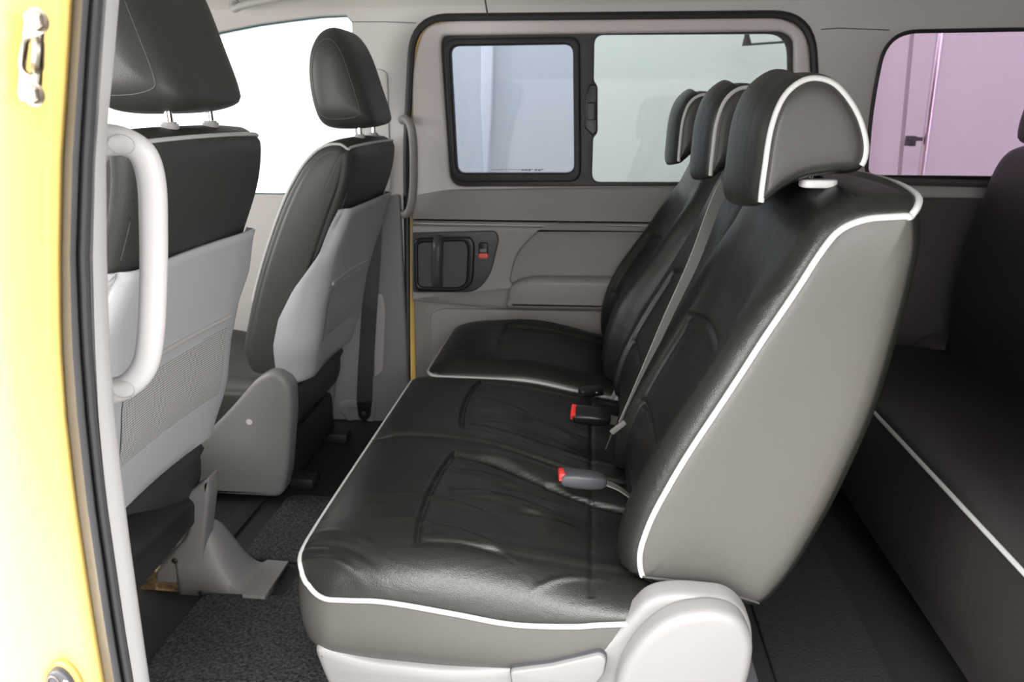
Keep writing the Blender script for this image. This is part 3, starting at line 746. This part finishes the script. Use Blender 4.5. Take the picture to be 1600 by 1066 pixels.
# --- backrests
pts = [(1437, 320), (1350, 325), (1300, 345), (1265, 390), (1210, 490), (1140, 600), (1060, 720), (1010, 810), (991, 868), (1000, 914), (1100, 933), (1190, 956), (1240, 900), (1305, 790), (1372, 645), (1420, 480), (1443, 380)]
YB0 = 1.0
PB = [Vector(ax(*p, YB0)) for p in pts]
PBs = []
rad = [.018, .02, .03, .05, .05, .05, .05, .05, .03, .03, .02, .03, .05, .05, .05, .05, .03]
PBs = rpoly(PB, rad, 5)
FX = sorted([(p.y, p.x) for p in PB[1:9]])       # front line, height -> x
def back_disp(y0, y1, bol=.022, botn=.0):
    def f(x, y, z, n):
        v = (y-y0)/(y1-y0); d = 0
        if n.x < -.25 and z > .40:
            e = .10
            low = ss(.95, .80, z)
            d += bol*low*(gauss(v-e, .10)+gauss(v-(1-e), .10))
            za = .765-.055*(2*abs(v-.5))**2
            inb = ss(.16, .22, v)*(1-ss(.78, .84, v))
            d -= .010*inb*ss(za+.01, za-.03, z)
            d -= .008*gauss(z-za, .005)*inb
            d -= .007*ss(za+.004, za-.006, z)*(gauss(v-.19, .012)+gauss(v-.81, .012))
            if z < .62: d -= .006*gauss(z-.56, .006)*inb
            d += .006*math.sin(z*90+v*9)*gauss(v-.5, .2)*ss(.55, .45, z)*.3
            d += .014*ss(.8, .9, z)*(1-(2*v-1)**2)
        d += .013*ss(.2, .8, n.y)*ss(.86, .97, z)*(1-(2*v-1)**4)
        if n.x > .4: d += .01*(1-(2*v-1)**2)
        return d
    return f
def backrest(parent, prof, y0, y1, disp, side=True, piped=True, edge=.02, er=.035, pr=.0048, lab=None):
    body, caps, rows = band_block(prof, y0, y1, er, 90, 420, disp, edge, .013)
    b = link('backrest', joinm(body, caps[1]), LEATHER, parent, auto=0)
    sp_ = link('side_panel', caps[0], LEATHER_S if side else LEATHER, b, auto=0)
    R = rows[0]
    if piped:
        # from the lower front corner up the front, round the shoulder and to the top rear corner, then along the top rear edge
        n = len(R); zi = [i for i in range(n)]
        lo_i = min(zi, key=lambda i: (R[i].x-prof_low[0])**2+(R[i].z-prof_low[1])**2)
        hi_i = max(zi, key=lambda i: R[i].x*.9+R[i].z)
        path = []; step = 1
        # choose the way round that passes the front
        def walk(st):
            out = [lo_i]; i = lo_i
            while i != hi_i: i = (i+st) % n; out.append(i)
            return out
        a, b_ = walk(1), walk(-1)
        w1 = min(R[i].x-R[i].z*.55 for i in a[5:-5]); w2 = min(R[i].x-R[i].z*.55 for i in b_[5:-5])
        w = a if w1 < w2 else b_
        path = [R[i]+Vector((0, -.002, 0)) for i in w[::2]]
        topr = [rows[k][hi_i] for k in range(2, len(rows)-1, 2)]
        path2 = path+[R[hi_i]+Vector((.002, 0, 0))]+[p+Vector((.002, 0, .002)) for p in topr]
        link('piping', tube(path2, pr, 10), PIPING, b)
    return b, rows
prof_low = tuple(ax(1001, 900, YB0))
b1, rows1 = backrest(bench, inset(PBs, -.006), YB0, 1.445, back_disp(YB0, 1.445))
# lower rear hem seam of the near side panel
link('hem_seam', tube(spl([at(1004, 901, .994), at(1015, 903, .988), at(1060, 908, .9865), at(1112, 920, .9865), at(1165, 936, .9875), at(1186, 943, .993)], 6), .0016, 6), STITCH, b1)
PM = [(x-.012*ss(.9, .5, z)+.004, z) for x, z in PBs]
b2, rows2 = backrest(bench, PM, 1.455, 1.835, back_disp(1.455, 1.835, .006), side=False, piped=False)
PF = [(x-.004-.035*gauss(z-.6, .16), z-.005) for x, z in PBs]
b3, rows3 = backrest(single, PF, 1.875, 2.345, back_disp(1.875, 2.345, .028), side=False, piped=False, edge=.05, er=.08)

# --- headrests
def headrest(parent, yc, hw, dx=0, dz=0, piped=.0046):
    yn = yc-hw; ref = 1.07
    q = [(1166, 316), (1181, 321), (1190, 300), (1188, 255), (1194, 205), (1212, 155), (1240, 122), (1271, 112), (1308, 122), (1338, 155), (1356, 195), (1362, 232), (1354, 262), (1338, 272), (1290, 274), (1250, 283), (1215, 300), (1192, 319)]
    q = [(1180, 318), (1186, 262), (1196, 200), (1214, 152), (1240, 124), (1272, 113), (1308, 123), (1338, 157), (1356, 197), (1361, 238), (1346, 268), (1300, 274), (1258, 281), (1226, 297), (1205, 314), (1192, 322)]
    P = [Vector(ax(*p, ref))+Vector((dx, dz)) for p in q]
    pr = spl(P, 6, True)
    def hd(x, y, z, n):
        v = (y-yc)/hw
        return (.016 if n.x < -.4 else .004)*(1-v*v)
    body, caps, rows = band_block(pr, yn, yc+hw, .03, 36, 150, hd, .008, .014, cshift=(-.012, .022), er2=.10, edge2=.032)
    h = link('headrest', joinm(body, caps[1]), LEATHER, parent, auto=0)
    link('side_panel', caps[0], LEATHER_H, h, auto=0)
    R = rows[0]; c = sum(R, Vector())/len(R)
    n = len(R); i0 = min(range(n), key=lambda i: R[i].z+.05*R[i].x); i1 = max(range(n), key=lambda i: R[i].x-.8*R[i].z)
    def walk(st):
        out = [i0]; i = i0
        while i != i1: i = (i+st) % n; out.append(i)
        return out
    a, b = walk(1), walk(-1); w_ = a if len(a) > len(b) else b
    link('piping', tube([R[i]+Vector((0, -.002, 0)) for i in w_[::2]], piped, 10), PIPING, h)
    link('headrest_guide', plate_z(rrect(c.x+.005, yc-.122, c.x+.055, yc-.085, .012), 1.027+dz, .012, .003), PALE, parent)
    link('headrest_post', tube([(c.x+.035, yc-.05, .98), (c.x+.035, yc-.05, 1.07)], .006, 10), CHROME, parent)
    link('headrest_post', tube([(c.x+.035, yc+.05, .98), (c.x+.035, yc+.05, 1.07)], .006, 10), CHROME, parent)
    return h
def plate_z(lp, z, t, bev):
    me = plate([lp], 0, t, bev)
    for v in me.vertices: v.co = (v.co.x, v.co.z, z-v.co.y)
    me.flip_normals(); me.update(); return me
headrest(bench, 1.205, .135)
headrest(bench, 1.62, .12, -.004, 0)
headrest(single, 2.10, .12, -.012, -.004)

# --- plastic base and recliner cover of the near end
YC = .93
base = rpoly([ax(482, 1010, YC), ax(560, 1040, YC), ax(700, 1056, YC), ax(850, 1048, YC), ax(945, 1018, YC), ax(1012, 942, YC), ax(1060, 934, YC), ax(1145, 942, YC), ax(1174, 972, YC), ax(1181, 1015, YC), ax(1165, 1066, YC), ax(1150, 1110, YC), (.22, .03), (-.36, .03), (-.42, .16)],
     [.03, .05, .05, .06, .05, .03, .03, .05, .04, .05, .04, .03, .03, .04, .05], 6)
bs = link('base_cover', plate([base], YC+.03, .05, .014, 4), BASEC, bench); bs['label'] = 'pale grey plastic base cover'
rc = rpoly([ax(958, 1110, .905), ax(965, 1050, .905), ax(1000, 995, .905), ax(1050, 958, .905), ax(1115, 950, .905), ax(1158, 962, .905), ax(1178, 1000, .905), ax(1172, 1050, .905), ax(1150, 1110, .905)], .05, 6)
link('recliner_cover', plate([rc], YC-.012, .05, .016, 4), BASEC, bench)
lv = rpoly([ax(795, 1062, .905), ax(860, 1054, .905), ax(938, 1036, .905), ax(948, 1043, .905), ax(944, 1066, .905), ax(925, 1090, .905), ax(800, 1090, .905)], .008, 4)
link('slide_lever', plate([lv], YC-.0, .02, .004), BASEC, bench)
link('lever_gap', plate([inset(lv, -.0018)], YC+.003, .008), DARKP, bench)
link('base_frame', box(-.36, .32, .98, 1.80, .03, .212, .02), DARKP, bench)
link('far_base_cover', plate([[(x, z) for x, z in base]], 1.83, .03, .01), GREY, bench)
# grey plastic trim in the gap behind the cushions
link('hinge_cover', plate([rpoly([ax(940, 655, 1.85), ax(965, 600, 1.85), ax(968, 650, 1.85), ax(978, 675, 1.85), ax(1010, 690, 1.85), ax(960, 680, 1.85)], .008)], 1.856, .014, .004), GREY, single)

# --- buckles and belts
def buckle(px, py, z, yaw, roll, label, grey):
    p = atz(px, py, z)
    t = thing('belt_buckle', label, 'buckle', tuple(p), group='belt buckles on the middle row')
    M = Matrix.Translation(p) @ Matrix.Rotation(yaw, 4, 'Z') @ Matrix.Rotation(roll, 4, 'X') @ Matrix.Rotation(.10, 4, 'Y')
    hs = spl([(-.045, 0, 0), (-.044, 0, 0), (-.02, 0, .002), (.015, 0, .002), (.040, 0, -.001), (.046, 0, -.003)], 5)
    # body: rounded box swept with changing section
    rows = []
    for (x, wy, wz) in ((-.044, .018, .008), (-.043, .0215, .0105), (-.038, .023, .014), (-.015, .0235, .0165), (.015, .0225, .0165), (.036, .0195, .0135), (.043, .017, .0095), (.045, .014, .007)):
        rows.append([Vector((x, math.copysign(abs(math.cos(a))**.55, math.cos(a))*wy, math.copysign(abs(math.sin(a))**.6, math.sin(a))*wz)) for a in [2*math.pi*k/28 for k in range(28)]])
    V, Fc = grid(rows, close_u=True); Fc += [tuple(range(28))[::-1], tuple(range(7*28, 8*28))]
    link('housing', xform(mesh(V, Fc), M), grey, t, auto=50)
    bt = link('release_button', xform(joinm(box(-.0495, -.036, -.019, .019, .000, .0135, .003), box(-.0485, -.036, -.019, .019, -.002, .002, .001)), M), RED, t)
    st_ = [Vector((.04, 0, -.002)), Vector((.07, .004, -.012)), Vector((.10, .008, -.03))]
    rows = []
    for s in spl(st_, 5): rows.append([s+Vector((0, -.014, .0015)), s+Vector((0, .014, .0015)), s+Vector((0, .014, -.0015)), s+Vector((0, -.014, -.0015))])
    V, Fc = grid(rows, close_u=True); link('stalk', xform(mesh(V, Fc), M), mat('stalk_web', (.16, .15, .14), .7), t)
    return t
buckle(911, 749, .440, .10, -.15, 'charcoal belt buckle with red button lying on the nearer cushion', DARKP)
buckle(924, 650, .440, -.05, .35, 'black belt buckle with broad red button beside the folding seat', BLACKG)
k = thing('belt_tongue_holder', 'small black buckle end with shiny rivet on the far cushion', 'buckle', tuple(atz(925, 612, .41)))
p = atz(925, 612, .41)
link('housing', xform(box(-.035, .03, -.016, .016, -.010, .012, .006, 3), Matrix.Translation(p) @ Matrix.Rotation(.35, 4, 'Z')), BLACKG, k)
link('rivet', cyl(p+Vector((.012, -.017, .004)), (0, 1, 0), .003, .004, 12), CHROME, k)

belt = thing('seat_belt', 'grey seat belt hanging down between the near and middle backrests', 'seat belt', tuple(at(1145, 300, 1.44)))
bpts = [at(1152, 290, 1.45), at(1143, 306, 1.42), at(1100, 415, 1.40), at(1060, 500, 1.39), at(1015, 600, 1.39), at(986, 664, 1.39)]
bpts = [(p_+Vector((-.022, -.01, .01))) if i > 0 else p_ for i, p_ in enumerate(bpts)]
rows = []
bs_ = spl(bpts, 8)
for i, s in enumerate(bs_):
    d = (bs_[min(i+1, len(bs_)-1)]-bs_[max(i-1, 0)]).normalized(); wv = Vector((.75, .65, .25)); wv = (wv-d*wv.dot(d)).normalized()*(.017-.009*ss(15, 40, i)); nn = d.cross(wv).normalized()*.0009
    rows.append([s-wv+nn, s+wv+nn, s+wv-nn, s-wv-nn])
V, Fc = grid(rows, close_u=True); link('webbing', mesh(V, Fc), STRAP, belt)
e = bs_[-1]
link('tongue_grip', xform(box(-.02, .02, -.004, .004, -.006, .006, .003), Matrix.Translation(e+Vector((-.006, -.01, -.008))) @ Matrix.Rotation(-.75, 4, 'Y')), GREYD, belt)
link('tongue', tube([e+Vector((-.020, -.02, -.022)), e+Vector((-.030, -.02, -.055))], .004, 8, squash=.4), STEEL, belt)

# pillar belt by the far front seat
pb = thing('pillar_seat_belt', 'black seat belt running down the far middle pillar', 'seat belt', tuple(at(570, 645, 2.38)))
rows = []
for px, py in ((587, 300), (583, 400), (576, 500), (571, 580), (569, 632)):
    a = at(px-12, py, 2.385); b = at(px+12, py, 2.375); rows.append([a, b, b+Vector((0, .002, 0)), a+Vector((0, .002, 0))])
V, Fc = grid(rows, close_u=True); link('webbing', mesh(V, Fc), STRAPD, pb)
link('anchor', plate([rpoly([ax(557, 628, 2.37), ax(580, 628, 2.37), ax(578, 652, 2.37), ax(568, 660, 2.37), ax(560, 652, 2.37)], .008)], 2.375, .012, .004), BLACKG, pb)
link('bolt', cyl(at(568, 646, 2.362), (0, 1, 0), .009, .012, 16, .003), STEEL, pb)
struct(link('trim_13', plate([rpoly([ax(531, 632), ax(540, 620), ax(592, 622), ax(588, 655), ax(575, 668), ax(556, 664)], .02), rpoly([ax(545, 634), ax(584, 633), ax(579, 652), ax(560, 656)], .012)], 2.395, .02, .006), GREYD), 'recessed surround of the far belt anchor')
struct(link('trim_14', plate([rpoly([ax(584, 462, 2.4), ax(598, 455, 2.4), ax(604, 480, 2.4), ax(600, 580, 2.4), ax(586, 590, 2.4)], .02)], 2.393, .016, .006), GREY), 'narrow raised cover beside the far belt')
hs_ = rpoly([ax(466, 628, 2.3), ax(515, 560, 2.3), ax(520, 600, 2.3), ax(500, 640, 2.3), ax(462, 690, 2.3)], .03)
struct(link('trim_15', tube(spl([at(548, 470, 2.36), at(528, 560, 2.36), at(517, 640, 2.37), at(515, 668, 2.38)], 6), .009, 8), GREYD), 'lower seal cover by the far front door')

# grab handles: far pillar and ceiling
g2 = thing('grab_handle', 'grey grab handle on the far middle pillar', 'handle', tuple(at(645, 260, 2.38)), group='pillar grab handles')
link('grip', tube(spl([at(628, 188, 2.41), at(634, 186, 2.385), at(642, 198, 2.37), at(646, 230, 2.365), at(646, 290, 2.365), at(642, 322, 2.37), at(636, 334, 2.385), at(630, 334, 2.41)], 6), .014, 12), mat('handle_grey', (.26, .25, .25), .45), g2)
g3 = thing('ceiling_grab_handle', 'pale grab handle on the headliner above the front window', 'handle', tuple(at(365, 12, 2.3)))
link('grip', tube(spl([at(366, 6, 2.34), at(366, 14, 2.30), at(380, 9, 2.29), at(420, 0, 2.28), at(470, -8, 2.28), at(490, -6, 2.34)], 6), .011, 12), PALE, g3)
link('mount', xform(cyl((0, 0, 0), (0, -1, -.5), .019, .02, 20, .005), Matrix.Translation(at(367, 8, 2.345))), PALE, g3)

# ================================================================== THIRD ROW
rear = thing('rear_bench', 'dark third row bench with one line of piping', 'seat', (1.0, 1.65, 0))
def top_rear(x, y, d):
    return .405-.03*ss(.9, 1.3, x)+.035*math.sqrt(max(0, 1-(1-min(1, d/.1))**2))
top, bandm, per = pad(.735, 1.36, .90, 2.28, (.02, .05, .05, .02), None, top_rear, .10, n=60)
c3 = link('cushion', joinm(top, bandm), LEATHER_R, rear, auto=60)
fe = sorted([p for p in per if p.x < .76 or (p.y < .92 and p.x < .9)], key=lambda p: p.y-p.x*.01)
link('piping', tube([p+Vector((-.002, 0, .001)) for p in fe if p.x < .75], .0048, 8), PIPING, c3)
RB = [Vector(p) for p in [(1.16, .36), (1.14, .48), (1.125, .63), (1.15, .82), (1.18, .98), (1.23, 1.03), (1.31, 1.02), (1.40, .9), (1.42, .7), (1.36, .36)]]
rbod, rcap, _ = band_block(spl(RB, 5, True), .92, 2.27, .04, 30, 80, None, .03, .01)
link('backrest', joinm(rbod, *rcap), LEATHER_R, rear, auto=0)
for yc in (1.15, 1.6, 2.05):
    hp_ = spl([Vector(p) for p in [(1.17, 1.045), (1.16, 1.11), (1.18, 1.18), (1.24, 1.21), (1.30, 1.16), (1.31, 1.08), (1.25, 1.045)]], 5, True)
    a_, b_, _ = band_block(hp_, yc-.12, yc+.12, .05, 16, 50, None, .03, .01)
    link('headrest', joinm(a_, *b_), LEATHER_R, rear, auto=0)
    link('headrest_post', tube([(1.24, yc, .99), (1.24, yc, 1.06)], .008, 8), STEEL, rear)
link('base', box(.80, 1.36, .95, 2.24, .02, .12, .01), BLACK, rear)

# ================================================================== FLOOR MATS
mp_ = [atz(236, 1075, .01), atz(288, 968, .01), atz(318, 968, .01), atz(402, 958, .01), atz(440, 925, .01), atz(440, 900, .01), atz(376, 872, .01), atz(433, 792, .01), atz(600, 795, .01)]
poly = [(p.x, p.y) for p in mp_[:2]]+[(-.88, 1.35), (-.88, 1.82), (-.40, 1.84), (-.30, 1.84), (-.30, .86), (-1.0, .86)]
poly = [(-.90, .80), (-.90, 1.33), (-.88, 1.36), (-.70, 1.36), (-.70, 1.50), (-.88, 1.50), (-.88, 1.80), (-.86, 1.82), (-.42, 1.82), (-.42, .80)]
tag(link('floor_mat', plate_z(rpoly(poly, .02), .006, .012, .004), CARPET), 'speckled dark grey carpet mat in front of the middle seats', 'mat')
poly = [(.42, .75), (.42, 2.1), (.66, 2.1), (.66, .75)]
tag(link('floor_mat', plate_z(rpoly(poly, .02), .006, .012, .004), CARPET_SHADE), 'carpet mat in front of the third row, darkened as if in shade', 'mat')
struct(link('trim_16', plate_z(rpoly([(-1.0, 1.52), (-.945, 1.52), (-.945, 2.3), (-1.0, 2.3)], .01), .004, .008, .002), BLACK), 'dark floor rail')
struct(link('trim_17', box(-.74, .74, .60, .80, -.08, .01, .01), GREYD), 'near door sill')

# ================================================================== STUDIO OUTSIDE
struct(link('wall_studio', box(-6, 7, 4.5, 4.6, -.5, 4, 0), WHITE, smooth=False), 'white studio wall beyond the windows')
struct(link('floor_studio', box(-6, 7, -4, 4.5, -.56, -.5, 0), mat('studio_floor', (.5, .5, .49), .5), smooth=False), 'pale studio floor')
V = [at(752, 66, 4.4), at(770, 66, 4.4), at(768, 150, 4.4), at(761, 280, 4.4), at(756, 280, 4.4), at(750, 150, 4.4)]
sl_ = plate([[(p.x, p.z) for p in ([at(751, 20, 4.4), at(771, 20, 4.4), at(768, 160, 4.4), at(762, 285, 4.4), at(755, 285, 4.4), at(750, 160, 4.4)])]], 4.44, .05, .01)
tag(link('hanging_strip', sl_, WHITE2), 'white strip hanging in front of the studio wall', 'strip')
pl = thing('light_stand', 'thin metal pole with a small clamp seen through the purple glass', 'stand', (at(1440, 300, 4.2).x, 4.2, -.5))
a = at(1474, 20, 4.2); b = at(1440, 272, 4.2); d = (b-a).normalized(); b2 = b+d*((b.z+.5)/-d.z)
link('pole', tube([a, b2], .019, 12), POLE, pl)
link('clamp', joinm(box(at(1448, 0, 4.2).x, at(1474, 0, 4.2).x, 4.15, 4.18, at(1455, 220, 4.2).z, at(1455, 214, 4.2).z, .004), box(at(1450, 0, 4.2).x, at(1461, 0, 4.2).x, 4.13, 4.2, at(1455, 228, 4.2).z, at(1455, 212, 4.2).z, .004)), DARKP, pl)
a = at(1428, 20, 4.3); b = at(1404, 285, 4.3)
tag(link('thin_line', tube([a, a+(b-a)*((a.z+.5)/(a.z-b.z))], .011, 8), mat('mauve_grey', (.42, .39, .40), .6)), 'thin grey line beside the pole behind the purple glass', 'rod')  # thin tube drawn for a faint dark line
hb_ = thing('ceiling_bracket', 'dark hook and thin bar near the top of the rear door pane', 'bracket', tuple(at(1167, 50, 4.2)))
link('hook', tube([at(1167, 20, 4.2), at(1167, 55, 4.2), at(1167, 71, 4.2)], lambda t: .008+.018*t*t, 10), BLACK, hb_)
link('bar', tube([at(1165, 70, 4.2), at(1260, 63, 4.2)], .006, 8), DARKP, hb_)
